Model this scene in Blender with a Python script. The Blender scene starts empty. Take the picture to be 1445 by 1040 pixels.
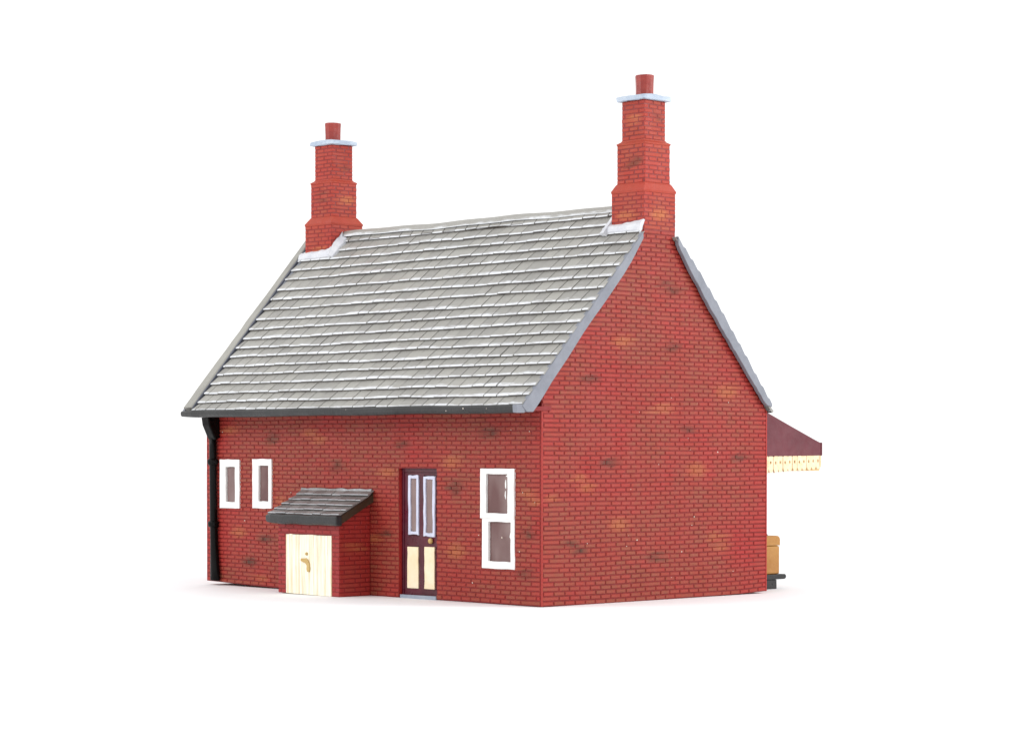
import bpy, math, random
from mathutils import Vector

# One unit of the drawing below is about 9 mm of the real model (13 units = the long wall, 117 mm).
S = 0.009
rnd = random.Random(7)
COL = bpy.context.scene.collection
GROUND = -0.03

# ---------------------------------------------------------------- materials
def new_mat(name):
    m = bpy.data.materials.new(name); m.use_nodes = True
    nt = m.node_tree; nt.nodes.clear()
    out = nt.nodes.new('ShaderNodeOutputMaterial')
    b = nt.nodes.new('ShaderNodeBsdfPrincipled')
    nt.links.new(b.outputs[0], out.inputs[0])
    return m, nt, b

def coords(nt):
    tc = nt.nodes.new('ShaderNodeTexCoord'); mp = nt.nodes.new('ShaderNodeMapping')
    mp.inputs['Scale'].default_value = (1/S, 1/S, 1/S)
    nt.links.new(tc.outputs['Object'], mp.inputs[0]); return mp.outputs[0]

def noise(nt, co, scale, detail=3, rough=.55, stretch=None):
    if stretch:
        mp = nt.nodes.new('ShaderNodeMapping'); mp.inputs['Scale'].default_value = stretch
        nt.links.new(co, mp.inputs[0]); co = mp.outputs[0]
    n = nt.nodes.new('ShaderNodeTexNoise'); n.inputs['Scale'].default_value = scale
    n.inputs['Detail'].default_value = detail; n.inputs['Roughness'].default_value = rough
    nt.links.new(co, n.inputs['Vector']); return n.outputs['Fac']

def remap(nt, fac, a, b, c=0., d=1.):
    r = nt.nodes.new('ShaderNodeMapRange'); r.clamp = True
    for i, v in zip((1, 2, 3, 4), (a, b, c, d)): r.inputs[i].default_value = v
    nt.links.new(fac, r.inputs[0]); return r.outputs[0]

def math_(nt, op, a, b):
    m = nt.nodes.new('ShaderNodeMath'); m.operation = op
    for i, v in enumerate((a, b)):
        if isinstance(v, (int, float)): m.inputs[i].default_value = v
        else: nt.links.new(v, m.inputs[i])
    return m.outputs[0]

def mix(nt, fac, a, b, blend='MIX'):
    m = nt.nodes.new('ShaderNodeMix'); m.data_type = 'RGBA'; m.blend_type = blend
    if isinstance(fac, (int, float)): m.inputs[0].default_value = fac
    else: nt.links.new(fac, m.inputs[0])
    for i, v in ((6, a), (7, b)):
        if isinstance(v, tuple): m.inputs[i].default_value = (*v, 1)
        else: nt.links.new(v, m.inputs[i])
    return m.outputs[2]

def bump(nt, b, h, dist, strength=.5):
    n = nt.nodes.new('ShaderNodeBump'); n.inputs['Strength'].default_value = strength
    n.inputs['Distance'].default_value = dist*S
    nt.links.new(h, n.inputs['Height']); nt.links.new(n.outputs[0], b.inputs['Normal'])

def srgb(r, g, b):
    f = lambda c: c/12.92 if c <= .04045 else ((c+.055)/1.055)**2.4
    return tuple(.63*f(c/255) for c in (r, g, b))   # paint is darker than it looks in the bright light tent

def light(r, g, b):
    return tuple(min(.88, c/.66) for c in srgb(r, g, b))

def paint_mat(name, c1, c2, rough=.45, scale=1.5, spec=.4, bmp=.02, fine=9, coat=0.):
    """hand-brushed enamel: two close tones, slight brush relief"""
    m, nt, b = new_mat(name); co = coords(nt)
    f = remap(nt, noise(nt, co, scale, 5, .65), .35, .65)
    nt.links.new(mix(nt, f, c1, c2), b.inputs['Base Color'])
    nt.links.new(remap(nt, noise(nt, co, scale*3), .3, .7, rough-.1, rough+.12), b.inputs['Roughness'])
    b.inputs['Specular IOR Level'].default_value = spec
    b.inputs['Coat Weight'].default_value = coat; b.inputs['Coat Roughness'].default_value = .2
    bump(nt, b, noise(nt, co, fine, 4), bmp)
    return m

def brick_mat(name, red1, red2, brown, orange, dark, amount):
    m, nt, b = new_mat(name); co = coords(nt)
    at = nt.nodes.new('ShaderNodeAttribute'); at.attribute_name = 'paint'
    sp = nt.nodes.new('ShaderNodeSeparateColor'); nt.links.new(at.outputs['Color'], sp.inputs[0])
    red = mix(nt, remap(nt, noise(nt, co, .6, 4), .35, .65), red1, red2)
    rub = remap(nt, noise(nt, co, .45, 5, .6), .30, .56)
    streak = remap(nt, noise(nt, co, 6, 3), .3, .62, .55, 1.)
    rub = math_(nt, 'MULTIPLY', math_(nt, 'MULTIPLY', rub, sp.outputs[0]), math_(nt, 'MULTIPLY', streak, amount))
    c = mix(nt, rub, red, brown)
    soft = remap(nt, noise(nt, co, 8, 3), .25, .6, .5, 1.)
    c = mix(nt, math_(nt, 'MULTIPLY', sp.outputs[1], soft), c, orange)
    c = mix(nt, math_(nt, 'MULTIPLY', sp.outputs[2], soft), c, dark)
    c = mix(nt, 1., c, mix(nt, noise(nt, co, 16, 3, .7), (.84, .84, .84), (1.14, 1.14, 1.14)), 'MULTIPLY')
    nt.links.new(c, b.inputs['Base Color'])
    nt.links.new(remap(nt, noise(nt, co, 3), .3, .7, .42, .68), b.inputs['Roughness'])
    b.inputs['Specular IOR Level'].default_value = .3
    bump(nt, b, noise(nt, co, 22, 4, .65), .02, .6)
    return m

def slate_mat(name, g1, g2, white, dark, brush, joint_dirt=.25):
    m, nt, b = new_mat(name); co = coords(nt)
    at = nt.nodes.new('ShaderNodeAttribute'); at.attribute_name = 'paint'
    sp = nt.nodes.new('ShaderNodeSeparateColor'); nt.links.new(at.outputs['Color'], sp.inputs[0])
    # R = tone of this slate, G = height above its lower edge (0..1)
    tone = math_(nt, 'ADD', math_(nt, 'MULTIPLY', sp.outputs[0], .55), math_(nt, 'MULTIPLY', noise(nt, co, 1.1, 4), .45))
    c = mix(nt, remap(nt, tone, .25, .75), g1, g2)
    c = mix(nt, remap(nt, noise(nt, co, 5, 5, .7), .52, .75, 0, joint_dirt), c, dark)
    # dry-brushed white on the lower edge of every course, broken and uneven along the course
    wob = noise(nt, co, 3.2, 5, .7, (.55, 1, 1)); wid = noise(nt, co, .8, 3, .5, (.4, 2.6, 2.6))
    edge = math_(nt, 'SUBTRACT', math_(nt, 'ADD', math_(nt, 'MULTIPLY', wob, .34), math_(nt, 'MULTIPLY', wid, .36)), sp.outputs[1])
    thin = math_(nt, 'MULTIPLY', remap(nt, sp.outputs[1], .04, .10, 1, 0), remap(nt, noise(nt, co, 2.2, 4, .7), .3, .55, .35, 1.))
    broad = math_(nt, 'MULTIPLY', remap(nt, edge, .14, .27), remap(nt, noise(nt, co, 1.5, 5, .75, (.6, 2, 2)), .43, .58))
    w = math_(nt, 'MULTIPLY', math_(nt, 'MAXIMUM', thin, broad), brush)
    c = mix(nt, w, c, white)
    nt.links.new(c, b.inputs['Base Color'])
    nt.links.new(remap(nt, noise(nt, co, 4), .3, .7, .34, .55), b.inputs['Roughness'])
    b.inputs['Specular IOR Level'].default_value = .4
    bump(nt, b, noise(nt, co, 12, 5, .7), .02, .6)
    return m

M = {}
BR = dict(brown=srgb(172, 86, 64), orange=srgb(200, 114, 72), dark=srgb(92, 58, 42))
M['brick'] = brick_mat('red brick paint', srgb(202, 58, 55), srgb(190, 50, 45), amount=1.25, **BR)
M['groove'] = paint_mat('brick joint red', srgb(158, 30, 31), srgb(142, 24, 25), .55)
M['chim'] = brick_mat('chimney brick paint', srgb(208, 72, 58), srgb(192, 60, 48), srgb(190, 96, 66), srgb(218, 130, 78), srgb(112, 70, 50), .9)
M['chimgroove'] = paint_mat('chimney joint red', srgb(160, 40, 36), srgb(144, 34, 30), .5)
M['shed'] = brick_mat('outhouse brick paint', srgb(192, 62, 64), srgb(180, 52, 52), amount=.35, **BR)
M['slate'] = slate_mat('slate paint', srgb(174, 172, 167), srgb(192, 190, 183), light(226, 229, 234), srgb(146, 142, 134), .9)
M['slateedge'] = paint_mat('slate edge wash and shade', srgb(140, 136, 132), srgb(112, 108, 106), .6, 3)  # dark wash, plus the shadow under each slate put into the colour
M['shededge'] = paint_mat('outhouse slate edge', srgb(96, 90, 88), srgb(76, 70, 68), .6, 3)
M['slatejoint'] = paint_mat('slate joint brown grey', srgb(74, 68, 62), srgb(90, 82, 74), .7)  # brown-grey underlay that shows through the slate joints
M['shedslate'] = slate_mat('outhouse slate paint', srgb(138, 132, 130), srgb(168, 164, 162), light(190, 193, 198), srgb(84, 66, 62), .7, .7)
M['verge'] = paint_mat('blue grey paint', srgb(142, 146, 157), srgb(160, 164, 175), .5, 1.2)
M['vergegrey'] = paint_mat('warm grey paint', srgb(172, 170, 163), srgb(186, 184, 176), .5, 1.2)
M['vergeline'] = paint_mat('dark blue grey joint shadow', srgb(96, 99, 112), srgb(112, 115, 128), .5, 2)
M['black'] = paint_mat('black paint', srgb(40, 40, 41), srgb(56, 56, 56), .36, 1.4)
M['pipe'] = paint_mat('glossy black paint', srgb(6, 6, 6), srgb(14, 14, 14), .4, 1.4, spec=.14)
M['white'] = paint_mat('white paint', light(244, 244, 242), light(236, 236, 234), .4, 2)
M['capwhite'] = paint_mat('pale blue white paint', light(184, 195, 208), light(160, 174, 192), .45, 3, bmp=.04)
M['flash'] = paint_mat('flashing white paint', light(212, 213, 217), light(192, 194, 202), .45, 3, bmp=.05)
M['pot'] = paint_mat('terracotta paint', srgb(184, 66, 54), srgb(158, 46, 40), .32, 3, spec=.5)
M['maroon'] = paint_mat('maroon paint', srgb(104, 14, 44), srgb(82, 10, 32), .34, 2, spec=.5)
M['canopy'] = paint_mat('dull maroon paint', srgb(126, 60, 70), srgb(114, 52, 62), .6, 1.5)
M['cream'] = paint_mat('cream paint', light(248, 232, 202), light(242, 220, 180), .4, 2)
M['valance'] = paint_mat('valance cream paint', light(240, 222, 190), light(228, 202, 160), .5, 5, bmp=.05)
M['gold'] = paint_mat('gold paint', srgb(222, 182, 104), srgb(236, 202, 130), .35, 3)
M['ochre'] = paint_mat('valance ochre wash', light(224, 190, 138), light(214, 176, 122), .5, 3)
M['step'] = paint_mat('step grey paint', srgb(166, 178, 196), srgb(190, 198, 212), .5, 2)
M['trunk'] = paint_mat('ochre paint', srgb(210, 152, 76), srgb(192, 130, 58), .45, 1.3, bmp=.04)
M['handle'] = paint_mat('dark brown paint', srgb(84, 66, 44), srgb(70, 52, 36), .5)
M['glazebar'] = paint_mat('lilac white paint', light(214, 218, 236), light(196, 200, 220), .4, 3)
M['inside'] = paint_mat('dark red plastic', srgb(92, 26, 26), srgb(76, 18, 18), .5)
M['dust'] = paint_mat('dust speck', light(236, 228, 218), light(220, 205, 190), .6)

def door_mat():
    m, nt, b = new_mat('cream plank paint'); co = coords(nt)
    n = noise(nt, co, 3.0, 4, .65, (6, .5, .22))
    c = mix(nt, remap(nt, n, .42, .66), light(247, 242, 226), light(224, 204, 162))
    nt.links.new(c, b.inputs['Base Color']); b.inputs['Roughness'].default_value = .42
    bump(nt, b, n, .03, .6); return m
M['plank'] = door_mat()

def pane_mat(name, c1, c2):
    m, nt, b = new_mat(name); co = coords(nt)
    f = remap(nt, noise(nt, co, .9, 3, .5, (1, 1, .5)), .38, .62)
    nt.links.new(mix(nt, f, c1, c2), b.inputs['Base Color'])
    b.inputs['Roughness'].default_value = .12; b.inputs['Transmission Weight'].default_value = .35
    b.inputs['IOR'].default_value = 1.3; b.inputs['Specular IOR Level'].default_value = .55
    return m
M['pane'] = pane_mat('tinted acetate', srgb(206, 180, 176), srgb(152, 112, 110))

# ---------------------------------------------------------------- mesh building
class MB:
    def __init__(self): self.v = []; self.f = []; self.m = []; self.c = []
    def add(self, pts, faces, mi=0, col=(0, 0, 0)):
        o = len(self.v); self.v += [tuple(p) for p in pts]
        for f in faces:
            self.f.append([o+i for i in f]); self.m.append(mi)
            self.c.append(col if isinstance(col, list) and len(col) == len(f) else [col if not isinstance(col, list) else col[0]]*len(f))
    def poly(self, pts, mi=0, col=(0, 0, 0)):
        self.add(pts, [list(range(len(pts)))], mi, col)
    def box(self, lo, hi, mi=0, col=(0, 0, 0), jit=0.):
        x0, y0, z0 = lo; x1, y1, z1 = hi
        p = [(x0,y0,z0),(x1,y0,z0),(x1,y1,z0),(x0,y1,z0),(x0,y0,z1),(x1,y0,z1),(x1,y1,z1),(x0,y1,z1)]
        if jit: p = [tuple(a+rnd.uniform(-jit, jit) for a in q) for q in p]
        self.add(p, [(0,3,2,1),(4,5,6,7),(0,1,5,4),(1,2,6,5),(2,3,7,6),(3,0,4,7)], mi, col)
    def loft(self, rings, mi=0, cap=True, col=(0, 0, 0), closed=True):
        n = len(rings[0]); pts = [p for r in rings for p in r]; fs = []
        for i in range(len(rings)-1):
            for j in range(n if closed else n-1):
                k = (j+1) % n; fs.append((i*n+j, i*n+k, (i+1)*n+k, (i+1)*n+j))
        if cap: fs += [tuple(range(n))[::-1], tuple((len(rings)-1)*n+j for j in range(n))]
        self.add(pts, fs, mi, col)
    def prism_x(self, yz, x0, x1, mi=0, col=(0, 0, 0)):
        self.loft([[(x0, y, z) for y, z in yz], [(x1, y, z) for y, z in yz]], mi, True, col)
    def build(self, name, mats, parent=None, smooth=False, bevel=0., seg=2, warp=True, sub=0):
        vs = [warp_base(p) if warp else p for p in self.v]
        org = Vector(parent.matrix_basis.translation) if parent is not None and parent.type == 'EMPTY' else Vector(parent['origin_w']) if parent is not None else Vector((0, 0, 0))
        me = bpy.data.meshes.new(name)
        me.from_pydata([tuple(Vector(p)*S-org) for p in vs], [], self.f)
        for m in (mats if isinstance(mats, (list, tuple)) else [mats]): me.materials.append(M[m])
        me.polygons.foreach_set('material_index', self.m)
        at = me.attributes.new('paint', 'FLOAT_COLOR', 'CORNER')
        flat = [x for fc in self.c for c in fc for x in (*c[:3], 1.)]
        at.data.foreach_set('color', flat)
        import bmesh
        bm = bmesh.new(); bm.from_mesh(me)
        bmesh.ops.recalc_face_normals(bm, faces=bm.faces)
        bm.to_mesh(me); bm.free()
        if smooth: me.polygons.foreach_set('use_smooth', [True]*len(me.polygons))
        me.update()
        o = bpy.data.objects.new(name, me); COL.objects.link(o)
        o['origin_w'] = list(org)
        if parent is not None: o.parent = parent
        if bevel:
            b = o.modifiers.new('bevel', 'BEVEL'); b.width = bevel*S; b.segments = seg; b.limit_method = 'ANGLE'; b.angle_limit = math.radians(35)
        if sub:
            s = o.modifiers.new('sub', 'SUBSURF'); s.levels = sub; s.render_levels = sub
        return o

def interp(t, pts):
    if t <= pts[0][0]: return pts[0][1]
    for (a, b), (c, d) in zip(pts, pts[1:]):
        if t <= c: return b+(d-b)*(t-a)/(c-a)
    return pts[-1][1]

def warp_base(p):
    """the cast base of the model is not quite flat"""
    x, y, z = p
    if z > 1.6 or y > 8.2 or x > 1 or x < -14: return p
    wx = interp(x, [(-13, .072), (-11.4, .03), (-9.9, .002), (-6.2, -.028), (-3.6, -.02), (0, -.012)])
    wy = interp(y, [(0, 0), (1.3, -.018), (4, -.012), (6.9, 0), (8, .034)])
    return (x, y, z+(wx+wy if y > .3 else wx)*max(0, 1-max(z, 0)/1.6))

def thing(name, label, cat, loc=(0, 0, 0)):
    o = bpy.data.objects.new(name, None); COL.objects.link(o)
    o.location = Vector(loc)*S; o['label'] = label; o['category'] = cat
    o.empty_display_size = .01
    o.matrix_basis.translation = Vector(loc)*S
    return o

# ---------------------------------------------------------------- brickwork
CH, BL, GV, GU, DEP = .1092, .345, .026, .036, .018

def rect_minus(r, h):
    a, b, c, d = r; e, f, g, k = h       # u0,u1,v0,v1
    if b <= e or a >= f or d <= g or c >= k: return [r]
    out = []
    if a < e: out.append((a, e, c, d))
    if b > f: out.append((f, b, c, d))
    a2, b2 = max(a, e), min(b, f)
    if c < g: out.append((a2, b2, c, g))
    if d > k: out.append((a2, b2, k, d))
    return out

def bricks(mb, frame, v0, v1, interval, holes=(), orange=(), dark=(), mi=0, ch=CH, bl=BL, phase=0., margin=.22, keep=.9, rub=1., wav=.006):
    """individual moulded bricks standing DEP proud of the joint plane; frame(u, v, depth) -> xyz"""
    nrow = int(round((v1-v0)/ch)); ch = (v1-v0)/nrow
    for r in range(nrow):
        va, vb = v0+r*ch+GV/2, v0+(r+1)*ch-GV/2
        lo, hi = interval((va+vb)/2); lo2, hi2 = interval(vb); lo, hi = max(lo, lo2), min(hi, hi2)
        if hi-lo < .08: continue
        u = lo-((r % 2)*.5+phase+rnd.uniform(-.02, .02))*bl % bl - bl
        cells = []
        k = math.floor((lo-phase*bl)/bl)-1
        while True:
            a = (k+(r % 2)*.5+phase)*bl + rnd.uniform(-.012, .012); k += 1
            if a > hi: break
            cells.append(a)
        cells.append(cells[-1]+bl)
        i = 0
        while i < len(cells)-1:
            a, b = cells[i], cells[i+1]; i += 1
            near = min(abs(a-lo), abs(hi-b))
            p_merge = .45 if near < margin else .025
            ga = GU/2; gb = GU/2
            if rnd.random() < p_merge and i < len(cells)-1:
                b = cells[i+1]; i += 1
            a, b = max(a+ga, lo), min(b-gb, hi)
            if b-a < .05: continue
            pcs = [(a, b, va, vb)]
            for h in holes: pcs = [q for p in pcs for q in rect_minus(p, h)]
            for (p, q, s, t) in pcs:
                if q-p < .03 or t-s < .025: continue
                um, vm = (p+q)/2, (s+t)/2
                R = rub*min(1., max(0., (min(um-lo, hi-um)+.1)/.5))*rnd.uniform(.5, 1.05)
                tint = rnd.uniform(.75, 1.1)
                def brushed(spots, u, v):      # soft-edged dabs of paint, crossing from brick to brick
                    g = 0.
                    for (pu, pv, ru, rv) in spots:
                        d = ((u-pu)/(ru*1.05))**2+((v-pv)/(rv*1.05))**2
                        g = max(g, max(0., min(1., 1.35-1.1*d)))
                    return g
                if max(brushed(orange, um, vm), brushed(dark, um, vm)) > .5:      # the brush fills the joints here
                    p -= .009; q += .009; s -= .008; t += .008
                cc = [(R, .96*tint*brushed(orange, a_, b_), .94*tint*brushed(dark, a_, b_)) for a_, b_ in ((p, s), (q, s), (q, t), (p, t))]
                e = .009; w = [wav*math.sin(uu*1.7+vm*2.3) for uu in (p, q)]
                dz = rnd.uniform(-.004, .003)
                pts = [frame(p, s+w[0], -DEP), frame(q, s+w[1], -DEP), frame(q, t+w[1], -DEP), frame(p, t+w[0], -DEP),
                       frame(p+e, s+e+w[0], dz), frame(q-e, s+e+w[1], dz), frame(q-e, t-e+w[1], dz), frame(p+e, t-e+w[0], dz)]
                mb.add(pts, [(4,5,6,7)], mi, cc); o_ = len(mb.v)-8
                for k_ in range(4):
                    l_ = (k_+1) % 4
                    mb.f.append([o_+k_, o_+l_, o_+4+l_, o_+4+k_]); mb.m.append(mi); mb.c.append([cc[k_], cc[l_], cc[l_], cc[k_]])

def plate(mb, frame, u0, u1, v0, v1, holes, T, mi, mi_rev):
    us = sorted({u0, u1, *[h[0] for h in holes], *[h[1] for h in holes]})
    n = 6
    us = sorted(set(us) | {u0+(u1-u0)*i/24 for i in range(25)})
    vs = sorted({v0, v1, v0+.8, *[h[2] for h in holes], *[h[3] for h in holes]})
    vs = [v for v in vs if v0 <= v <= v1]
    inside = lambda u, v: any(h[0] < u < h[1] and h[2] < v < h[3] for h in holes)
    for a, b in zip(us, us[1:]):
        for c, d in zip(vs, vs[1:]):
            if inside((a+b)/2, (c+d)/2): continue
            mb.poly([frame(a, c, -DEP), frame(b, c, -DEP), frame(b, d, -DEP), frame(a, d, -DEP)], mi)
            mb.poly([frame(a, c, -T), frame(a, d, -T), frame(b, d, -T), frame(b, c, -T)], mi)
    for (a, b, c, d) in holes:
        for p, q in (((a, c), (b, c)), ((b, c), (b, d)), ((b, d), (a, d)), ((a, d), (a, c))):
            mb.poly([frame(*p, -DEP), frame(*q, -DEP), frame(*q, -T), frame(*p, -T)], mi_rev)
    for p, q in (((u0, v0), (u1, v0)), ((u1, v0), (u1, v1)), ((u1, v1), (u0, v1)), ((u0, v1), (u0, v0))):
        mb.poly([frame(*p, -DEP), frame(*q, -DEP), frame(*q, -T), frame(*p, -T)], mi_rev)

def specks(mb, frame, pts, mi):
    for (u, v) in pts:
        r = rnd.uniform(.010, .022); n = 6
        ring = [frame(u+r*math.cos(k*6.283/n)*rnd.uniform(.7, 1.3), v+r*math.sin(k*6.283/n)*rnd.uniform(.7, 1.2), -.004) for k in range(n)]
        top = frame(u, v, .014)
        mb.add(ring+[top], [(k, (k+1) % n, n) for k in range(n)], mi)

# ================================================================ the house
house = thing('model_house', 'red brick model cottage with grey slate roof, two stepped chimneys and a lean-to outhouse', 'model house', (-6.5, 4, GROUND))
W, L = 8.0, 13.0
zf = lambda y: 4.663+(y+.752)*1.048         # front slope (outer face of the slates)
zr = lambda y: 8.778-(y-4.521)*1.165        # rear slope

# ---- long wall with door and windows
WINS = [(-12.373, -11.50, 2.04, 3.35), (-10.936, -10.115, 2.065, 3.365)]
SASH = (-2.03, -.885, .815, 3.17)
DOOR = (-5.06, -3.65, -.2, 3.16)
fr_a = lambda u, v, d: (u, -d, v)
mb = MB()
ha = [(a+.03, b-.03, c+.03, d-.03) for a, b, c, d in WINS+[SASH]]+[(DOOR[0], DOOR[1], 0., DOOR[3])]
plate(mb, fr_a, -13, -.30, 0, 4.62, ha, .34, 1, 2)
mb.poly([fr_a(-.30, 0, -DEP), fr_a(-.03, 0, -DEP), fr_a(-.03, 4.62, -DEP), fr_a(-.30, 4.62, -DEP)], 1)
ORA = [(-11.95,4.12,.42,.12),(-8.55,4.05,.30,.12),(-8.2,3.86,.3,.13),(-5.5,3.05,.38,.12),(-3.1,3.30,.36,.18),(-9.75,2.28,.25,.14),
       (-11.55,1.42,.35,.15),(-2.95,1.2,.34,.22),(-.45,2.60,.28,.12),(-.2,2.42,.2,.12),(-10.6,.2,.3,.1),(-6.0,1.4,.3,.12)]
DAR = [(-10.1,3.92,.28,.17),(-7.45,3.2,.26,.17),(-10.45,1.27,.32,.12),(-11.1,.62,.3,.16),(-4.9,3.74,.3,.12),(-2.95,2.7,.30,.20),
       (-1.75,4.02,.36,.16),(-.42,1.65,.25,.13),(-.55,.72,.22,.13),(-5.5,1.55,.25,.1)]
bricks(mb, fr_a, 0.01, 4.60, lambda v: (-12.98, -.052), [*[(a, b, c, d) for a, b, c, d in WINS+[SASH]], DOOR, (-8.62, -6.13, 0, 2.0)], ORA, DAR)
specks(mb, fr_a, [(rnd.uniform(-12.6, -.2), rnd.uniform(.2, 4.3)) for _ in range(14)], 3)
mb.build('wall', ['brick', 'groove', 'brick', 'dust'], house)

# ---- near gable wall
fr_b = lambda u, v, d: (d, u, v)
def gable_int(v):
    if v < 5.0: lo = 0.0
    elif v < 8.85: lo = (v-5.0)/1.149
    else: lo = 3.42
    if v < 4.62: hi = 8.0
    else: hi = 8.0-(v-4.62)/1.166
    return max(lo, 0), (min(hi, 8.0) if v < 8.6 else 4.56)
def gable(parent, sx, specky):
    fr = (lambda u, v, d: (d, u, v)) if sx == 0 else (lambda u, v, d: (-13-d, u, v))
    poly = [(.034, 0), *[(8*i/16, 0) for i in range(1, 16)], (7.985, 0), (7.985, 4.62), (4.56, 8.63), (4.56, 8.93), (3.42, 8.93), (3.35, 8.85), (.034, 5.0)]
    mb = MB(); n = len(poly)
    f1 = [fr(u, v, -DEP) for u, v in poly]; f2 = [fr(u, v, -.3) for u, v in poly]
    mb.add(f1+f2, [tuple(range(n)), tuple(range(2*n-1, n-1, -1))], 1)
    mb.add(f1+f2, [(i, (i+1) % n, n+(i+1) % n, n+i) for i in range(n)], 0)
    ORB = [(2.72,6.2,.40,.14),(6.45,5.06,.42,.2),(4.15,4.62,.40,.14),(1.25,2.95,.25,.12),(1.5,2.72,.28,.14),(2.6,1.83,.32,.2),(5.35,3.12,.36,.2),
           (6.0,1.45,.25,.12),(6.2,1.22,.28,.14),(.35,2.5,.2,.1)]
    DAB = [(4.15,7.65,.25,.1),(4.5,7.5,.3,.12),(4.45,6.1,.26,.13),(2.25,3.3,.34,.13),(5.0,4.12,.28,.12),(.98,1.42,.25,.1),(1.25,1.25,.25,.1),
           (3.95,1.02,.36,.14),(1.6,5.3,.3,.12),(6.9,3.4,.3,.12)]
    bricks(mb, fr, .0, 8.92, lambda v: (gable_int(v)[0]+(.05 if v < 5 else .02), gable_int(v)[1]-(.05 if v < 4.62 else .02)), (), ORB if specky else (), DAB if specky else (), phase=.2, margin=.34)
    # plain moulded border up both corners
    for a, b in ((.012, .05), (7.955, 8.0)):
        mb.loft([[fr(a, z, -.02), fr(b, z, -.02), fr(b, z, .0), fr(a, z, .0)] for z in (0.0, .4, .8, 1.2, 1.6, 3, 4.6)], 0, True, (.2, 0, 0))
    if specky: specks(mb, fr, [(rnd.uniform(.2, 7.8), rnd.uniform(.3, 5.0)) for _ in range(18)], 2)
    return mb.build('gable_wall', ['brick', 'groove', 'dust'], parent)
gable(house, 0, True); gable(house, 1, False)

# ---- platform-side wall (behind)
mb = MB(); fr_c = lambda u, v, d: (-13-u, 8+d, v)
fr_c = lambda u, v, d: (u, 8+d, v)
plate(mb, fr_c, -12.7, -.30, 0, 4.6, [], .3, 1, 0)
bricks(mb, fr_c, 0.0, 4.58, lambda v: (-12.7, -.30))
mb.build('wall', ['brick', 'groove'], house)

# ---- soffit under the eaves (red, like the wall)
mb = MB(); mb.prism_x([(-.70, 4.50), (.3, 4.53), (.3, 4.64), (-.70, 4.58)], -12.95, .03, 0); mb.build('soffit', 'groove', house)

# ---- windows
def wob_frame(mb, y0, y1, o, i, mi=0, n=5, j=.007):
    """painted frame: outer rect o, inner rect i, uneven hand-painted edges"""
    def ring(r):
        a, b, c, d = r; pts = []
        for k in range(n): pts.append((a+(b-a)*k/n, c))
        for k in range(n): pts.append((b, c+(d-c)*k/n))
        for k in range(n): pts.append((b-(b-a)*k/n, d))
        for k in range(n): pts.append((a, d-(d-c)*k/n))
        return [(x+rnd.uniform(-j, j), z+rnd.uniform(-j, j)) for x, z in pts]
    O, I = ring(o), ring(i)
    rings = [[(x, y1, z) for x, z in O], [(x, y0, z) for x, z in O], [(x, y0, z) for x, z in I], [(x, y1, z) for x, z in I]]
    N = 4*n; pts = [p for r in rings for p in r]; fs = []
    for a in range(4):
        b = (a+1) % 4
        for k in range(N):
            l = (k+1) % N; fs.append((a*N+k, a*N+l, b*N+l, b*N+k))
    mb.add(pts, fs, mi)

def pane_part(parent, r, y, t=.03):
    mb = MB(); a, b, c, d = r
    mb.box((a-.06, y, c-.06), (b+.06, y+t, d+.06)); return mb.build('pane', 'pane', parent)

OPEN = [(-12.107, -11.70, 2.215, 3.15), (-10.667, -10.245, 2.255, 3.19)]
for o, i in zip(WINS, OPEN):
    mb = MB(); wob_frame(mb, -.03, .10, o, i)
    w = mb.build('window', 'white', house, bevel=.012)
    pane_part(w, i, .035)
# sash window: upper sash stands in front of the lower one
mb = MB(); wob_frame(mb, -.01, .10, (-2.02, -.895, .815, 2.06), (-1.80, -1.03, .985, 1.915))
mb2 = MB()
sash = mb.build('sash_window', 'white', house, bevel=.014)
mb2 = MB(); wob_frame(mb2, -.045, .045, (-2.045, -.885, 1.995, 3.175), (-1.845, -1.10, 2.12, 3.045))
mb2.build('upper_sash', 'white', sash, bevel=.014)
pane_part(sash, (-1.80, -1.03, .985, 1.9), .06)
up = pane_part(sash, (-1.845, -1.10, 2.12, 3.045), .022)
# runs of dried white paint on the glass
mb = MB()
def blob(mb, cx, cz, y, rx, rz, n=11, th=.012):
    ring = [(cx+rx*math.cos(6.283*k/n)*rnd.uniform(.6, 1.25), cz+rz*math.sin(6.283*k/n)*rnd.uniform(.75, 1.15)) for k in range(n)]
    mb.loft([[(x, y, z) for x, z in ring], [(cx+(x-cx)*.8, y-th, cz+(z-cz)*.8) for x, z in ring]])
for cx, cz, rx, rz in ((-1.09, 2.60, .05, .44), (-1.215, 2.80, .022, .13), (-1.225, 2.56, .02, .10), (-1.14, 3.00, .07, .03), (-1.11, 2.22, .05, .12)):
    blob(mb, cx, cz, .021, rx, rz)
for cx, cz, rx, rz in ((-1.03, 1.70, .05, .22), (-1.08, 1.60, .04, .12)):
    blob(mb, cx, cz, .059, rx, rz)
mb.build('paint_smear', 'white', sash)

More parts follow.
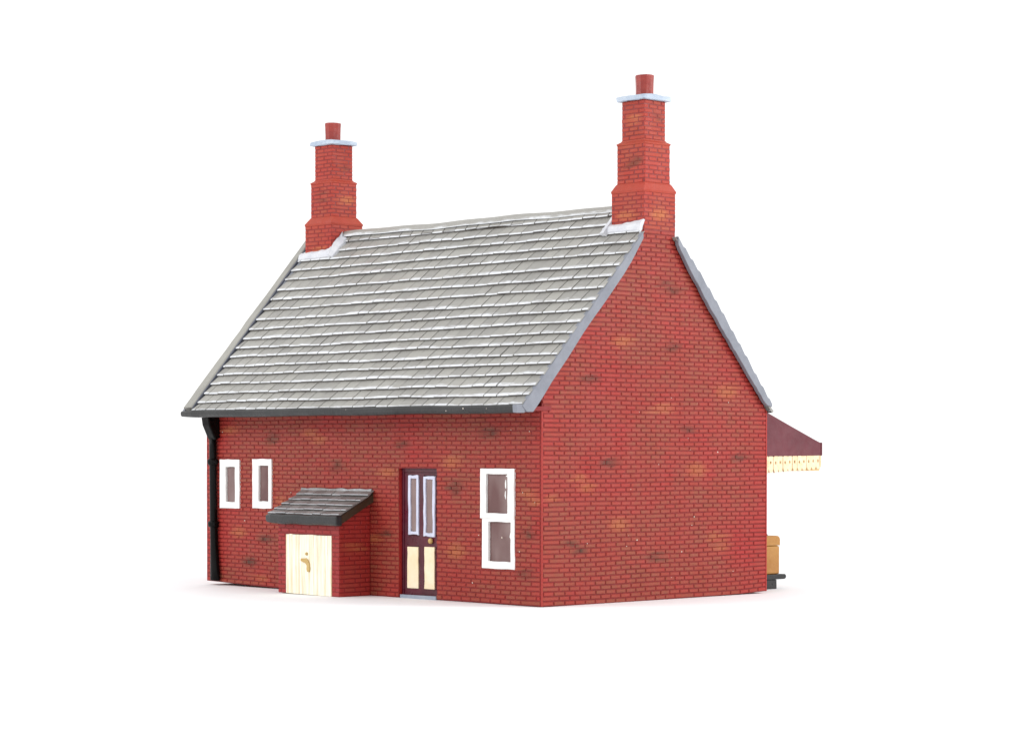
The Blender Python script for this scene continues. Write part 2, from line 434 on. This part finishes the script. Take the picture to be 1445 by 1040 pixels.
# ---- back door
YD = .16
mb = MB()
mb.box((-5.06, YD, .0), (-3.60, YD+.1, 3.16))
mb.box((-5.06, YD-.05, .0), (-4.985, YD-.002, 3.16)); mb.box((-4.985, YD-.04, 3.06), (-3.65, YD-.002, 3.16))
PAN_T = [(-4.817, -4.435, 1.53, 2.99), (-4.25, -3.833, 1.50, 2.965)]
PAN_B = [(-4.86, -4.463, .23, 1.235), (-4.228, -3.861, .23, 1.25)]
mb.box((-4.93, YD-.028, .06), (-4.40, YD-.002, .23)); 
for a, b in ((-4.985, -4.82), (-4.43, -4.255)): mb.box((a, YD-.026, .02), (b, YD-.002, 3.05), jit=.002)
mb.box((-4.82, YD-.03, 1.25), (-3.66, YD-.003, 1.50)); mb.box((-4.82, YD-.03, .02), (-3.66, YD-.003, .22)); mb.box((-4.82, YD-.029, 2.99), (-3.66, YD-.003, 3.05))
door = mb.build('door', 'maroon', house, bevel=.008)
for r in PAN_T:
    mb = MB(); a, b, c, d = r
    wob_frame(mb, YD-.055, YD-.002, r, (a+.085, b-.085, c+.085, d-.075), j=.012)
    g = mb.build('glazing_frame', 'glazebar', door, bevel=.01)
    mb = MB(); mb.box((a+.06, YD-.02, c+.06), (b-.06, YD-.003, d-.06)); mb.build('pane', 'pane', door)
for (a, b, c, d) in PAN_B:
    mb = MB(); n = 6
    left = [(a+rnd.uniform(-.01, .01), c+(d-c)*k/n) for k in range(n+1)]; right = [(b+rnd.uniform(-.01, .01), d-(d-c)*k/n) for k in range(n+1)]
    ring = left+right
    mb.loft([[(x, YD-.003, z) for x, z in ring], [(x, YD-.045, z) for x, z in ring]])
    mb.build('door_panel', 'cream', door, bevel=.01)
mb = MB()
def ball(mb, c, r, n=12, m=8, sy=1.):
    rings = [[(c[0]+r*math.sin(math.pi*i/m)*math.cos(6.283*k/n), c[1]-sy*r*math.cos(math.pi*i/m), c[2]+r*math.sin(math.pi*i/m)*math.sin(6.283*k/n)) for k in range(n)] for i in range(1, m)]
    mb.loft(rings)
ball(mb, (-3.965, YD-.07, 1.395), .072, sy=.8); mb.build('knob', 'gold', door, smooth=True)
mb = MB(); mb.box((-4.98, -.02, -.03), (-3.66, YD-.055, .075), jit=.006); mb.build('doorstep', 'step', house, bevel=.012)

# ---- gutter along the eaves
def gutter_mb(x0, x1, yf, yb, zb, zt, seg=26, wob=.008):
    mb = MB(); prof = [(yb, zt), (yf+.03, zt), (yf, zt-.05), (yf+.005, zb+.07), (yf+.05, zb+.01), (yb, zb)]
    rings = []
    for k in range(seg+1):
        t = k/seg; x = x0+(x1-x0)*t; dz = wob*math.sin(t*19)+rnd.uniform(-wob, wob)*.6
        s = .75 if k in (0,) else 1.
        zc = (zb+zt)/2; yc = (yf+yb)/2
        rings.append([(x, yc+(y-yc)*s, zc+(z-zc)*s+dz+.03*(1-t)*0) for y, z in prof])
    mb.loft(rings); return mb
mb = gutter_mb(-12.98, .025, -.90, -.62, 4.455, 4.655)
specks(mb, lambda u, v, d: (u, -.90-d, v), [(-1.7, 4.58), (-.9, 4.57), (-6, 4.6), (-2.3, 4.53)], 1)
mb.build('gutter', ['black', 'dust'], house, bevel=.012)

# ---- rainwater pipe at the left corner
mb = MB(); rings = []
for z, x, r in ((4.15,-12.57,.098),(3.6,-12.575,.098),(2.5,-12.565,.094),(1.7,-12.55,.098),(1.2,-12.53,.104),(.7,-12.51,.122),(.35,-12.50,.15),(.04,-12.49,.165)):
    rings.append([(x+r*math.cos(k*6.283/14), -.10+min(r, .11)*math.sin(k*6.283/14), z) for k in range(14)])
mb.loft(rings)
pipe = mb.build('downpipe', 'pipe', house, smooth=True)
for z in (3.28, 1.61):
    mb = MB(); x = -12.57 if z > 2 else -12.55
    mb.loft([[(x+r*math.cos(k*6.283/14), -.10+r*math.sin(k*6.283/14), z+dz) for k in range(14)] for dz, r in ((-.09,.11),(-.05,.15),(.05,.155),(.09,.11))])
    mb.box((x-.19, -.06, z-.05), (x+.1, .0, z+.05)); mb.build('pipe_collar', 'pipe', pipe, smooth=False, bevel=.015)
mb = MB()
yz = [(-.40, 4.50), (-.02, 4.50), (-.0, 3.92), (-.15, 3.86), (-.22, 3.98), (-.36, 4.26)]
mb.loft([[(x, y, z) for y, z in yz] for x in (-12.70, -12.38)]); mb.build('swan_neck', 'pipe', pipe, bevel=.03)

# ---- main roof
ca, sa = math.cos(math.atan(1.048)), math.sin(math.atan(1.048))
xl_out = lambda y: -13.08-.100*(y+.68)
xl_in = lambda y: -12.72-.128*(y+.47)
def pf(x, y, off): return (x, y-sa*off, zf(y)+ca*off)
car, sar = math.cos(math.atan(1.165)), math.sin(math.atan(1.165))
def prr(x, y, off): return (x, y+sar*off, zr(y)+car*off)
TS = .075
def deck(pp, ye, yt):
    pts = [pp(xl_out(ye), ye, -TS-.012), pp(-.05, ye, -TS-.012), pp(-.05, yt, -TS-.012), pp(xl_out(yt), yt, -TS-.012),
           pp(xl_out(ye), ye, -TS-.13), pp(-.05, ye, -TS-.13), pp(-.05, yt, -TS-.13), pp(xl_out(yt), yt, -TS-.13)]
    return pts, [(0,1,2,3),(7,6,5,4),(0,4,5,1),(1,5,6,2),(2,6,7,3),(3,7,4,0)]
mb = MB()
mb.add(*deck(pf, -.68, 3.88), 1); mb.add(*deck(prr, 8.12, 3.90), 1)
ROWS = [3.73,3.489,3.25,2.994,2.747,2.446,2.18,1.917,1.63,1.377,1.115,.865,.636,.383,.165,-.073,-.315,-.541,-.752]
def slate_rows(mb, pp, rows, top, xs, xe, w=.435, mi=0, blocked=None, t=TS, jw=.0135, sgn=1):
    prev = top
    for r, yl in enumerate(rows):
        yu = prev+sgn*.05*(r > 0); prev = yl
        k = -1; off = (r % 2)*.5+rnd.uniform(-.06, .06)
        x0, x1 = xs(yl), xe(yl) if callable(xe) else xe
        edges = []
        x = x1-off*w
        edges = [x1]
        while x > x0+.12:
            if edges[-1]-x > .1: edges.append(x+rnd.uniform(-.02, .02))
            x -= w
        edges.append(x0+.035)
        ph = rnd.uniform(0, 6)
        wav = lambda xx: .006*math.sin(xx*1.1+ph)+.004*math.sin(xx*2.7+ph*2)
        for b, a in zip(edges, edges[1:]):
            if blocked and blocked(a, b, yl): continue
            jt = rnd.uniform(-.008, .009); jy = rnd.uniform(-.006, .006); g = jw*rnd.uniform(.6, 1.4)
            if rnd.random() < .08: g = .002
            tone = rnd.random(); a2, b2 = a+g, b-g
            ya, yb = yl+wav(a)+jy, yl+wav(b)+jy
            # a few rungs up the slate so the brushed edge follows the wavy bottom
            P = [pp(a2, ya, jt-t*.9), pp(b2, yb, jt-t*.9), pp(b2, yb, jt-.012), pp(a2, ya, jt-.012), pp(b2, yb+sgn*.015, jt), pp(a2, ya+sgn*.015, jt),
                 pp(b2-.0, yu, -t*(r > 0)), pp(a2, yu, -t*(r > 0)), pp(b2, yb, -t), pp(a2, ya, -t)]
            mb.add(P, [(0, 1, 2, 3)], 2, (tone, .60, 0))  # lower front face: wash tone with the under-slate shadow coloured in
            mb.add(P, [(3, 2, 4, 5)], mi, (tone, 0., 0))
            mb.add(P, [(5, 4, 6, 7)], mi, [(tone, .03, 0), (tone, .03, 0), (tone, 1., 0), (tone, 1., 0)])
            mb.add(P, [(1, 8, 6, 4, 2), (0, 3, 5, 7, 9)], mi, (tone, .6, 0))
blk = lambda a, b, y: (y > 3.3 and ((b > -1.0) or (a < -11.95)))
slate_rows(mb, pf, ROWS, 3.88, xl_in, lambda y: .135 if y < 3.1 else .0 if y < 3.4 else -1.07)
rr = [4.05+i*(8.12-4.05)/17 for i in range(18)]
slate_rows(mb, prr, rr, 3.90, lambda y: -13.3, lambda y: .135 if y > 4.7 else -1.07, sgn=-1)
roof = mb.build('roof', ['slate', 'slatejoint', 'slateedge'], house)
# ridge tiles
mb = MB(); rings = []
for k in range(41):
    t = k/40; x = -11.9+t*10.85; dz = .012*math.sin(t*13)+.008*math.sin(t*31)+(.035-.07*t)*.6
    rings.append([(x, y, z+dz) for y, z in ((3.80, 9.475), (3.815, 9.555), (3.90, 9.64), (3.99, 9.64), (4.10, 9.50), (4.09, 9.40))])
n = 6
for i in range(len(rings)-1):
    cc = [.02, .22, .7, .9, .5, .4]
    for j in range(n-1):
        mb.add([rings[i][j], rings[i][j+1], rings[i+1][j+1], rings[i+1][j]], [(0, 1, 2, 3)], 0, [(.6, cc[j], 0), (.6, cc[j+1], 0), (.6, cc[j+1], 0), (.6, cc[j], 0)])
mb.add(rings[0]+rings[-1], [(0,1,2,3,4,5), (11,10,9,8,7,6)], 0, (.5, .8, 0))
mb.build('ridge_tile', 'slate', roof)
# verge strip down the far left edge
def verge_strip(pp, ys, xo, xi, name, mat):
    mb = MB(); rings = []
    for k in range(ys[2]+1):
        y = ys[0]+(ys[1]-ys[0])*k/ys[2]; w = rnd.uniform(-.01, .01)
        h = .035+rnd.uniform(-.008, .008)
        rings.append([pp(xo(y)+w, y, -.26), pp(xo(y)+w, y, h-.03), pp(xo(y)+.04+w, y, h), pp(xi(y)-.03+w, y, h), pp(xi(y)+w, y, h-.03), pp(xi(y)+w, y, -.26)])
    mb.loft(rings); return mb.build(name, mat, roof, smooth=False, bevel=.008)
verge_strip(pf, (-.70, 3.84, 18), xl_out, xl_in, 'verge', 'vergegrey')
mb = MB(); rings = []
for k in range(19):
    y = -.70+4.4*k/18; x = xl_in(y)
    rings.append([pf(x-.01, y, -.12), pf(x-.01, y, .012), pf(x+.03, y, .0), pf(x+.03, y, -.12)])
mb.loft(rings); mb.build('verge_joint_shadow', 'vergeline', roof)  # dark joint inside the verge, with its shadow line put into the colour
verge_strip(prr, (8.10, 3.95, 14), lambda y: -13.55, lambda y: -13.2, 'verge', 'vergegrey')
# bargeboards on the near gable
def board(top, bot, name, mat):
    """top and bottom lines from eave to ridge, resampled and slightly uneven"""
    mb = MB(); N = 34; rings = []
    def at(line, t):
        k = t*(len(line)-1); i = min(int(k), len(line)-2); f = k-i
        return (line[i][0]+(line[i+1][0]-line[i][0])*f, line[i][1]+(line[i+1][1]-line[i][1])*f)
    for k in range(N+1):
        t = k/N; (ya, za), (yb, zb) = at(top, t), at(bot, t)
        ph = (t*19) % 1; za += .03*(ph-.5); zb += rnd.uniform(-.018, .018)
        xo = .15+rnd.uniform(-.008, .008)
        rings.append([(.035, ya, za), (xo, ya, za), (xo, yb, zb), (.035, yb, zb)])
    mb.loft(rings); return mb.build(name, mat, roof, bevel=.012)
# the front board: straight run plus a blunt foot wrapping the gutter end
mb = MB(); rings = []
TOPL = [(-.752, 4.663-.05), (-.55, zf(-.55)-.05), (-.3, zf(-.3)-.05)]+[(y, zf(y)-.055) for y in [i*.3 for i in range(12)]]
BOTL = [(-.60, 4.475), (-.40, 4.475), (-.21, 4.68)]+[(y, z) for y, z in ((.0,4.925),(.178,5.166),(.5,5.50),(.75,5.77),(.965,6.007),(1.25,6.35),(1.56,6.69),(1.85,6.98),(2.15,7.29),(2.583,7.754),(2.85,8.06),(3.05,8.38))]
TOPL[-1] = (3.27, zf(3.27)-.055); BOTL[-1] = (3.28, 8.67)
N = len(TOPL)
for (ya, za), (yb, zb) in zip(TOPL, BOTL):
    ja = rnd.uniform(-.012, .012); jb = rnd.uniform(-.012, .012); xo = .15+rnd.uniform(-.008, .008)
    rings.append([(.035, ya, za+ja), (xo, ya, za+ja), (xo, yb, zb+jb), (.035, yb, zb+jb)])
mb.loft(rings)
mb.box((.02, -.93, 4.47), (.15, -.66, 4.655), jit=.015)
mb.build('bargeboard', 'verge', roof, bevel=.015)
mb = MB(); rings = []; n = 40
for k in range(n+1):
    y = 4.51+(8.03-4.51)*k/n
    zt = interp(y, [(4.51, 8.79), (5.606, 7.623), (6.666, 6.382), (8.03, 4.753)])+.075*(((-y*3.4) % 1)-.5)
    zb = interp(y, [(4.496, 8.62), (4.75, 8.25), (5.607, 7.187), (6.667, 5.993), (7.783, 4.77), (8.03, 4.68)])+rnd.uniform(-.015, .015)
    rings.append([(.035, y, zt), (.15, y, zt), (.15, y, zb), (.035, y, zb)])
mb.loft(rings); mb.build('bargeboard', 'verge', roof, bevel=.012)
# far-gable barge boards
mb = MB(); mb.loft([[(-13.12, y, z) for y, z in ((-.7, 4.5), (3.88, zf(3.88)-.2), (8.05, 4.55), (8.05, 4.75), (3.88, zf(3.88)-.06), (-.7, 4.66))], [(-13.03, y, z) for y, z in ((-.7, 4.5), (3.88, zf(3.88)-.2), (8.05, 4.55), (8.05, 4.75), (3.88, zf(3.88)-.06), (-.7, 4.66))]])
mb.build('bargeboard', 'verge', roof)

# ---- chimneys
def chimney(cx, cy, sec, base_front, ora, dar, flash_side):
    """sec: (half width x, half width y) of the three stages; brick faces stand on a plain core with sloped shoulders"""
    (a0, b0), (a1, b1), (a2, b2) = sec
    z = [base_front, 9.86, 10.05, 11.03, 11.10, 12.09]
    DEP = .010
    mb = MB()
    def ring(a, b, zz, j=.004): return [(cx-a+rnd.uniform(-j, j), cy-b, zz), (cx+a, cy-b+rnd.uniform(-j, j), zz), (cx+a, cy+b, zz), (cx-a, cy+b, zz)]
    D = DEP
    mb.loft([ring(a0-D, b0-D, 8.0 if flash_side != 'right' else 8.9), ring(a0-D, b0-D, z[1])], 1)
    mb.loft([ring(a0, b0, z[1]-.03), ring(a0+.012, b0+.012, z[1]+.02), ring(a1+.03, b1+.03, z[2]-.02), ring(a1, b1, z[2]+.02)], 0, True, (.45, .05, 0))
    mb.loft([ring(a1-D, b1-D, z[2]), ring(a1-D, b1-D, z[3])], 1)
    mb.loft([ring(a1, b1, z[3]-.03), ring(a1+.01, b1+.01, z[3]+.01), ring(a2+.015, b2+.015, z[4]-.01), ring(a2, b2, z[4]+.02)], 0, True, (.45, .05, 0))
    mb.loft([ring(a2-D, b2-D, z[4]), ring(a2-D, b2-D, z[5])], 1)
    st = [(a0, b0, 8.92 if flash_side == 'right' else 8.6, z[1]-.02), (a1, b1, z[2]+.015, z[3]-.02), (a2, b2, z[4]+.015, z[5]-.02)]
    for i, (a, b, za, zb) in enumerate(st):
        faces = [(lambda u, v, d, b=b: (cx+u, cy-b-d, v), a), (lambda u, v, d, a=a: (cx+a+d, cy+u, v), b),
                 (lambda u, v, d, b=b: (cx-u, cy+b+d, v), a), (lambda u, v, d, a=a: (cx-a-d, cy-u, v), b)]
        for k, (fr, h) in enumerate(faces):
            fr = (lambda u, v, d, f=fr: f(u, v, max(d, -.010)))
            o = [q[2:] for q in ora if q[0] == i and q[1] == k]; d = [q[2:] for q in dar if q[0] == i and q[1] == k]
            bricks(mb, fr, za, zb, lambda v, h=h: (-h+.004, h-.004), (), o, d, phase=.3*i+.17*k, margin=.06, ch=.108, bl=.30)
    ch = mb.build('chimney', ['chim', 'chimgroove'], house)
    # crooked white-painted cap slab
    mb = MB(); A, B = a2+.095, b2+.095; rings = []
    for zz, s in ((12.07, .94), (12.085, 1.0), (12.17, 1.01), (12.20, .95)):
        rg = []
        for (p, q) in [(-1,-1),(-.5,-1),(0,-1),(.5,-1),(1,-1),(1,-.5),(1,0),(1,.5),(1,1),(.5,1),(0,1),(-.5,1),(-1,1),(-1,.5),(-1,0),(-1,-.5)]:
            rg.append((cx+p*A*s+rnd.uniform(-.012, .012), cy+q*B*s+rnd.uniform(-.012, .012), zz+rnd.uniform(-.014, .014)))
        rings.append(rg)
    mb.loft(rings); mb.build('chimney_cap', 'capwhite', ch, bevel=.02)
    mb = MB(); n = 10; px = .03 if flash_side == 'right' else -.035
    prof = [(12.18, .21), (12.40, .212), (12.60, .218), (12.70, .224), (12.735, .218), (12.735, .16), (12.5, .15)]
    mb.loft([[(cx+px+1.04*r*math.cos(k*6.283/n), cy+1.04*r*math.sin(k*6.283/n), 12.18+(zz-12.18)*.96+rnd.uniform(-.004, .004)) for k in range(n)] for zz, r in prof])
    mb.build('chimney_pot', 'pot', ch, smooth=False, bevel=.006)
    return ch
cyc = 3.985
chR = chimney(-.527, cyc, [(.541, .565), (.47, .445), (.376, .375)], 8.9,
    ora=[(0,0,-.05,9.28,.32,.10),(0,1,.02,9.30,.30,.16),(2,0,-.02,11.62,.22,.12)], dar=[(1,0,.16,10.62,.24,.10),(1,0,-.02,10.50,.2,.06),(2,1,.08,11.78,.14,.06),(2,1,.16,11.62,.14,.06)], flash_side='right')
chL = chimney(-12.43, cyc, [(.575, .565), (.47, .445), (.376, .375)], 8.0,
    ora=[(0,0,.05,9.12,.36,.10),(1,1,.10,10.55,.3,.12)], dar=[(1,0,.10,10.62,.12,.16),(2,1,.18,11.45,.14,.10)], flash_side='left')

def smear(mb, lower, upper, th=.05):
    """a thick uneven fillet of white paint between two lines of points"""
    rings = []
    for (a, b) in zip(lower, upper):
        a, b = Vector(a), Vector(b); m = (a+b)/2+Vector((0, -.6, .6))*th*rnd.uniform(.5, 1.3)
        rings.append([tuple(a+Vector((0, .05, -.08))), tuple(a), tuple(m), tuple(b), tuple(b+Vector((0, .06, -.02)))])
    mb.loft(rings)
yfR = cyc-.565
mb = MB(); xs = [-1.26+1.29*k/9 for k in range(10)]
smear(mb, [pf(x, 3.27+rnd.uniform(-.02, .02), .02) for x in xs], [(x, yfR-.02, 9.08+.05*(k/9)+(.03 if k > 6 else 0)+rnd.uniform(-.02, .02)) for k, x in enumerate(xs)])
ys = [3.22+.52*k/5 for k in range(6)]
rings = []
for y in ys:
    rings.append([pf(-1.30+rnd.uniform(-.02, .02), y, .02), pf(-1.22, y, .07), pf(-1.08, y, .10), pf(-1.06, y, -.05)])
mb.loft(rings)
mb.build('flashing', 'flash', chR, smooth=False, bevel=.015)
mb = MB(); xs = [-13.16+1.36*k/9 for k in range(10)]
smear(mb, [pf(x, 3.29+rnd.uniform(-.015, .015)+.03*(k/9), .02) for k, x in enumerate(xs)], [(x, yfR-.02, 9.10+.07*(k/9)+rnd.uniform(-.015, .015)) for k, x in enumerate(xs)])
rings = []
for k in range(9):
    y = 3.30+.52*k/8; j = rnd.uniform(-.02, .02); h = .20+rnd.uniform(-.04, .04)
    rings.append([pf(-11.62+j, y, -.08), pf(-11.64+j, y, .03), pf(-11.76, y, .09), (-11.835, y, zf(y)+h), (-11.87, y, zf(y)+h-.02), (-11.87, y, zf(y)-.1)])
mb.loft(rings)
mb.build('flashing', 'flash', chL, bevel=.015)

# ---- lean-to outhouse
LX0, LX1, LY = -8.58, -6.14, -1.0
mb = MB()
fr_l = lambda u, v, d: (u, LY-max(d, -.010) if d > -.05 else LY-d, v)
LD = (-8.26, -6.43, -.2, 1.49)
plate(mb, fr_l, LX0+DEP, LX1-DEP, 0, 1.85, [(LD[0], LD[1], 0, LD[3])], .2, 1, 0)
bricks(mb, fr_l, .0, 1.85, lambda v: (LX0, LX1), [LD, (LX0, LX1, 1.49, 1.50)], [], [(LX0+.15, .95, .12, .06)], mi=0, margin=.1, bl=.33, phase=.4, rub=.5)
for sx in (0, 1):
    X = LX1 if sx else LX0; s = 1 if sx else -1
    fr = lambda u, v, d, X=X, s=s: (X+s*(max(d, -.010) if d > -.05 else d), u, v)
    top = lambda y: 2.46+y*.6
    pts = [fr(-1.0+DEP, 0, -DEP), fr(.02, 0, -DEP), fr(.02, 2.46, -DEP), fr(-1.0+DEP, 1.86, -DEP)]
    pts2 = [fr(-1.0+DEP, 0, -.15), fr(.02, 0, -.15), fr(.02, 2.46, -.15), fr(-1.0+DEP, 1.86, -.15)]
    mb.add(pts+pts2, [(0,1,2,3),(7,6,5,4),(0,1,5,4),(1,2,6,5),(2,3,7,6),(3,0,4,7)], 1)
    bricks(mb, fr, .0, 2.40, lambda v: (max(-1.0+.004, (v-2.46)/.6), -.004), (), [(-.62, 1.25, .28, .07), (-.4, 1.14, .25, .06)] if sx else [], [], mi=2, margin=.06, rub=.35, phase=.1)
mb.build('outhouse_wall', ['shed', 'groove', 'brick'], house)
# outhouse roof: five courses of dark slates on a thick edge board
RX0, RX1 = -8.86, -5.96
zl = lambda y: 2.60+y*.50
cl, sl_ = math.cos(math.atan(.5)), math.sin(math.atan(.5))
plx = lambda x, y, off: (x-(.10 if x > -7 else -.13)*0, y-sl_*off, zl(y)+cl*off)
mb = MB()
def deck2():
    a = [(RX0+.02, -1.14), (RX1-.02, -1.14), (RX1-.06, -.0), (RX0+.02, -.0)]
    p = [plx(x, y, -.075) for x, y in a]+[plx(x, y, -.26) for x, y in a]
    return p, [(0,1,2,3),(7,6,5,4),(0,4,5,1),(1,5,6,2),(2,6,7,3),(3,7,4,0)]
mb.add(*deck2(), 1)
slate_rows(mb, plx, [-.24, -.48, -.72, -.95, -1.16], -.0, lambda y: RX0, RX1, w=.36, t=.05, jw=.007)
# white-brushed head where it meets the wall
mb.loft([[(x, -.05, 2.56+j), (x, -.03, 2.625+j), (x, .0, 2.63+j), (x, .0, 2.55+j)] for x, j in [(RX0+(RX1-RX0-.1)*k/12, rnd.uniform(-.015, .015)) for k in range(13)]], 0, True, (.6, .1, 0))
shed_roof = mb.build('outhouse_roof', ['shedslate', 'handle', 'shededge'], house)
gutter_mb(-8.80, -5.94, -1.27, -1.06, 1.735, 2.0, 12, .01).build('gutter', 'black', shed_roof, bevel=.03)
# outhouse door of upright planks
mb = MB(); n = 13; x0, x1 = LD[0]+.005, LD[1]-.005
for k in range(n):
    a = x0+(x1-x0)*k/n+.002; b = x0+(x1-x0)*(k+1)/n-.002; t = rnd.uniform(-.006, .006)
    zt = 1.485+rnd.uniform(-.015, .008)
    mb.box((a, LY-.012+t, -.0), (b, LY+.07, zt))
mb.box((x0, LY+.01, -.0), (x1, LY+.08, 1.48))
shed_door = mb.build('outhouse_door', 'plank', house, bevel=.004)
mb = MB(); Lc = .82
Lp = [(-7.66,.86),(-7.64,.93),(-7.52,.92),(-7.42,.945),(-7.32,.90),(-7.24,.78),(-7.21,.62),(-7.25,.53),(-7.34,.53),(-7.37,.62),(-7.36,.72),(-7.44,.80),(-7.56,.82)]
Lp = [(-7.43+(x+7.43)*Lc, .73+(z-.73)*Lc) for x, z in Lp]
mb.loft([[(x, LY-.005, z) for x, z in Lp], [(x, LY-.05, z) for x, z in Lp]])
mb.loft([[(-7.40+r*math.cos(k*.7854), LY+y, 1.01+r*math.sin(k*.7854)) for k in range(8)] for y, r in ((0, .05), (-.05, .035))])
mb.build('latch', 'gold', shed_door, bevel=.014)

# ---- platform canopy behind
CX0, CX1 = -12.7, -.3
mb = MB()
prof = [(8.0, 4.70), (9.2, 4.26), (10.30, 3.864), (10.52, 3.79), (10.53, 3.46), (8.0, 3.44)]
mb.prism_x(prof, CX0, CX1, 0)
mb.prism_x([(10.515, 3.80), (10.56, 3.80), (10.56, 3.455), (10.515, 3.455)], CX0-.02, CX1+.02, 0)
can = mb.build('canopy', 'canopy', house, bevel=.015)
def picket(mb, fr, u, w, zt, zb, k):
    n = 16; cu, cz = u+w/2, zb+(zt-zb)*.58; hr = w*.17
    out = []
    for i in range(n):
        a = 6.283*(i+.5)/n; c, s = math.cos(a), math.sin(a)
        m = max(abs(c)/(w*.5), (s/(zt-cz) if s > 0 else -s/(cz-zb)))
        pu, pz = c/m, s/m
        if s < 0 and pz < -(cz-zb)*.7: pz *= 1-.25*(abs(pu)/(w*.5))**2
        out.append((cu+pu*.97, cz+pz+rnd.uniform(-.008, .008)))
    inn = [(cu+hr*math.cos(6.283*(i+.5)/n)*rnd.uniform(.7, 1.3), cz+1.3*hr*math.sin(6.283*(i+.5)/n)) for i in range(n)]
    t = .03+rnd.uniform(0, .02)
    rings = [[fr(a, z, 0) for a, z in out], [fr(a, z, t) for a, z in out], [fr(a, z, t*.7) for a, z in inn], [fr(a, z, 0) for a, z in inn]]
    pts = [p for r in rings for p in r]; fs = []
    for a in range(4):
        b = (a+1) % 4
        for i in range(n):
            j = (i+1) % n; fs.append((a*n+i, a*n+j, b*n+j, b*n+i))
    mb.add(pts, fs, 0)
mb = MB(); npk = 13; w = (10.53-8.06)/npk
fe = lambda u, z, d: (CX1-.06+d, u, z)
for k in range(npk):
    u = 8.06+k*w; zb = 2.97+.13*(k/npk)
    picket(mb, fe, u, w, 3.47+rnd.uniform(0, .02), zb+rnd.uniform(-.01, .01), k)
mb.box((CX1-.085, 8.06, 3.06), (CX1-.062, 10.53, 3.455), 1)
fl = lambda u, z, d: (u, 10.50+d, z)
m2 = 62; w2 = (CX1-CX0)/m2
for k in range(m2):
    picket(mb, fl, CX0+k*w2, w2, 3.46, 3.09+rnd.uniform(-.01, .01), k)
mb.box((CX0, 10.47, 3.14), (CX1-.1, 10.495, 3.455), 1)
mb.build('valance', ['valance', 'ochre'], can)

# ================================================================ the luggage behind the corner
TX1, TX0 = -1.0, -2.9
st = thing('luggage_stand', 'low black stand with a rounded overhanging edge, behind the house corner', 'stand', (-1.95, 9.1, GROUND))
mb = MB()
mb.prism_x([(8.42, GROUND), (9.58, GROUND), (9.58, .215), (8.42, .215)], TX0-.0, TX1, 0)
mb.build('base', 'black', st, bevel=.02, warp=False)
mb = MB(); rp = [(8.2, .22), (9.82, .22)]+[(9.86+.068*math.cos(a), .288+.068*math.sin(a)) for a in [math.radians(q) for q in (-70, -30, 0, 30, 70, 100)]]+[(9.80, .34), (9.7, .352), (8.2, .352)]
mb.prism_x(rp, TX0-.15, TX1+.03, 0); mb.build('deck', 'black', st, bevel=.012, warp=False)
tr = thing('travel_chest', 'ochre travel chest with rounded lid edges and a dark handle, standing on the black stand', 'chest', (-1.95, 9.1, .352))
mb = MB(); mb.box((TX0, 8.52, .354), (TX1, 9.70, 1.10)); mb.build('body', 'trunk', tr, bevel=.05, seg=3, warp=False)
mb = MB(); q = [(8.515, 1.106), (9.705, 1.106), (9.71, 1.25), (9.69, 1.31), (9.64, 1.352), (9.56, 1.365), (8.66, 1.365), (8.56, 1.34), (8.50, 1.27)]
mb.prism_x(q, TX0-.004, TX1+.005, 0); lid = mb.build('lid', 'trunk', tr, bevel=.015, warp=False)
mb = MB()
rg = []
for k in range(9):
    a = math.pi*k/8; yy = 9.10-.22*math.cos(a); zz = 1.362+.055*math.sin(a)**.6
    rg.append([(-1.95+.05+dx+.75, yy+dy*math.cos(a), zz+dz) for dx, dy, dz in ((-.05, 0, -.015), (.05, 0, -.015), (.05, 0, .02), (-.05, 0, .02))])
mb.loft(rg); mb.build('handle', 'handle', tr, warp=False)

# ================================================================ white table top it stands on
mb = MB(); R0 = 260
mb.poly([(-R0, -R0, GROUND), (R0, -R0, GROUND), (R0, R0, GROUND), (-R0, R0, GROUND)])
M['table'] = paint_mat('white paper sheet', (.90, .90, .91), (.88, .88, .89), .7, .05, spec=.2, bmp=.0)
g = mb.build('ground', 'table', None, warp=False); g['kind'] = 'structure'

# ================================================================ light tent
sc = bpy.context.scene
w = bpy.data.worlds.new('World'); sc.world = w; w.use_nodes = True
bg = w.node_tree.nodes['Background']; bg.inputs[0].default_value = (1, 1, 1, 1); bg.inputs[1].default_value = 1.2
def softbox(name, loc, target, size, power):
    l = bpy.data.lights.new(name, 'AREA'); l.shape = 'SQUARE'; l.size = size*S; l.energy = power
    o = bpy.data.objects.new(name, l); COL.objects.link(o); o.location = Vector(loc)*S
    d = (Vector(target)-Vector(loc)); o.rotation_euler = d.to_track_quat('-Z', 'Y').to_euler(); return o
softbox('softbox', (46, 34, 30), (-2, 4, 4), 24, 1.7)
softbox('softbox', (-26, -46, 30), (-6, 2, 4), 24, .95)

cam = bpy.data.cameras.new('camera'); co = bpy.data.objects.new('camera', cam); COL.objects.link(co)
yaw, pitch = 0.8120087900184164, -0.01998794693108148
co.location = Vector((39.853782537, -38.7202423538, 3.67950219883))*S
co.rotation_euler = (math.pi/2+pitch, 0, yaw)
cam.sensor_fit = 'HORIZONTAL'; cam.sensor_width = 36; cam.lens = 3389.5226859/1445*36
cam.shift_y = (698.499197-520)/1445
cam.clip_start = .01; cam.clip_end = 20
sc.camera = co
sc.view_settings.view_transform = 'Standard'; sc.view_settings.look = 'None'
sc.view_settings.exposure = 0; sc.view_settings.gamma = 1; sc.view_settings.use_curve_mapping = False
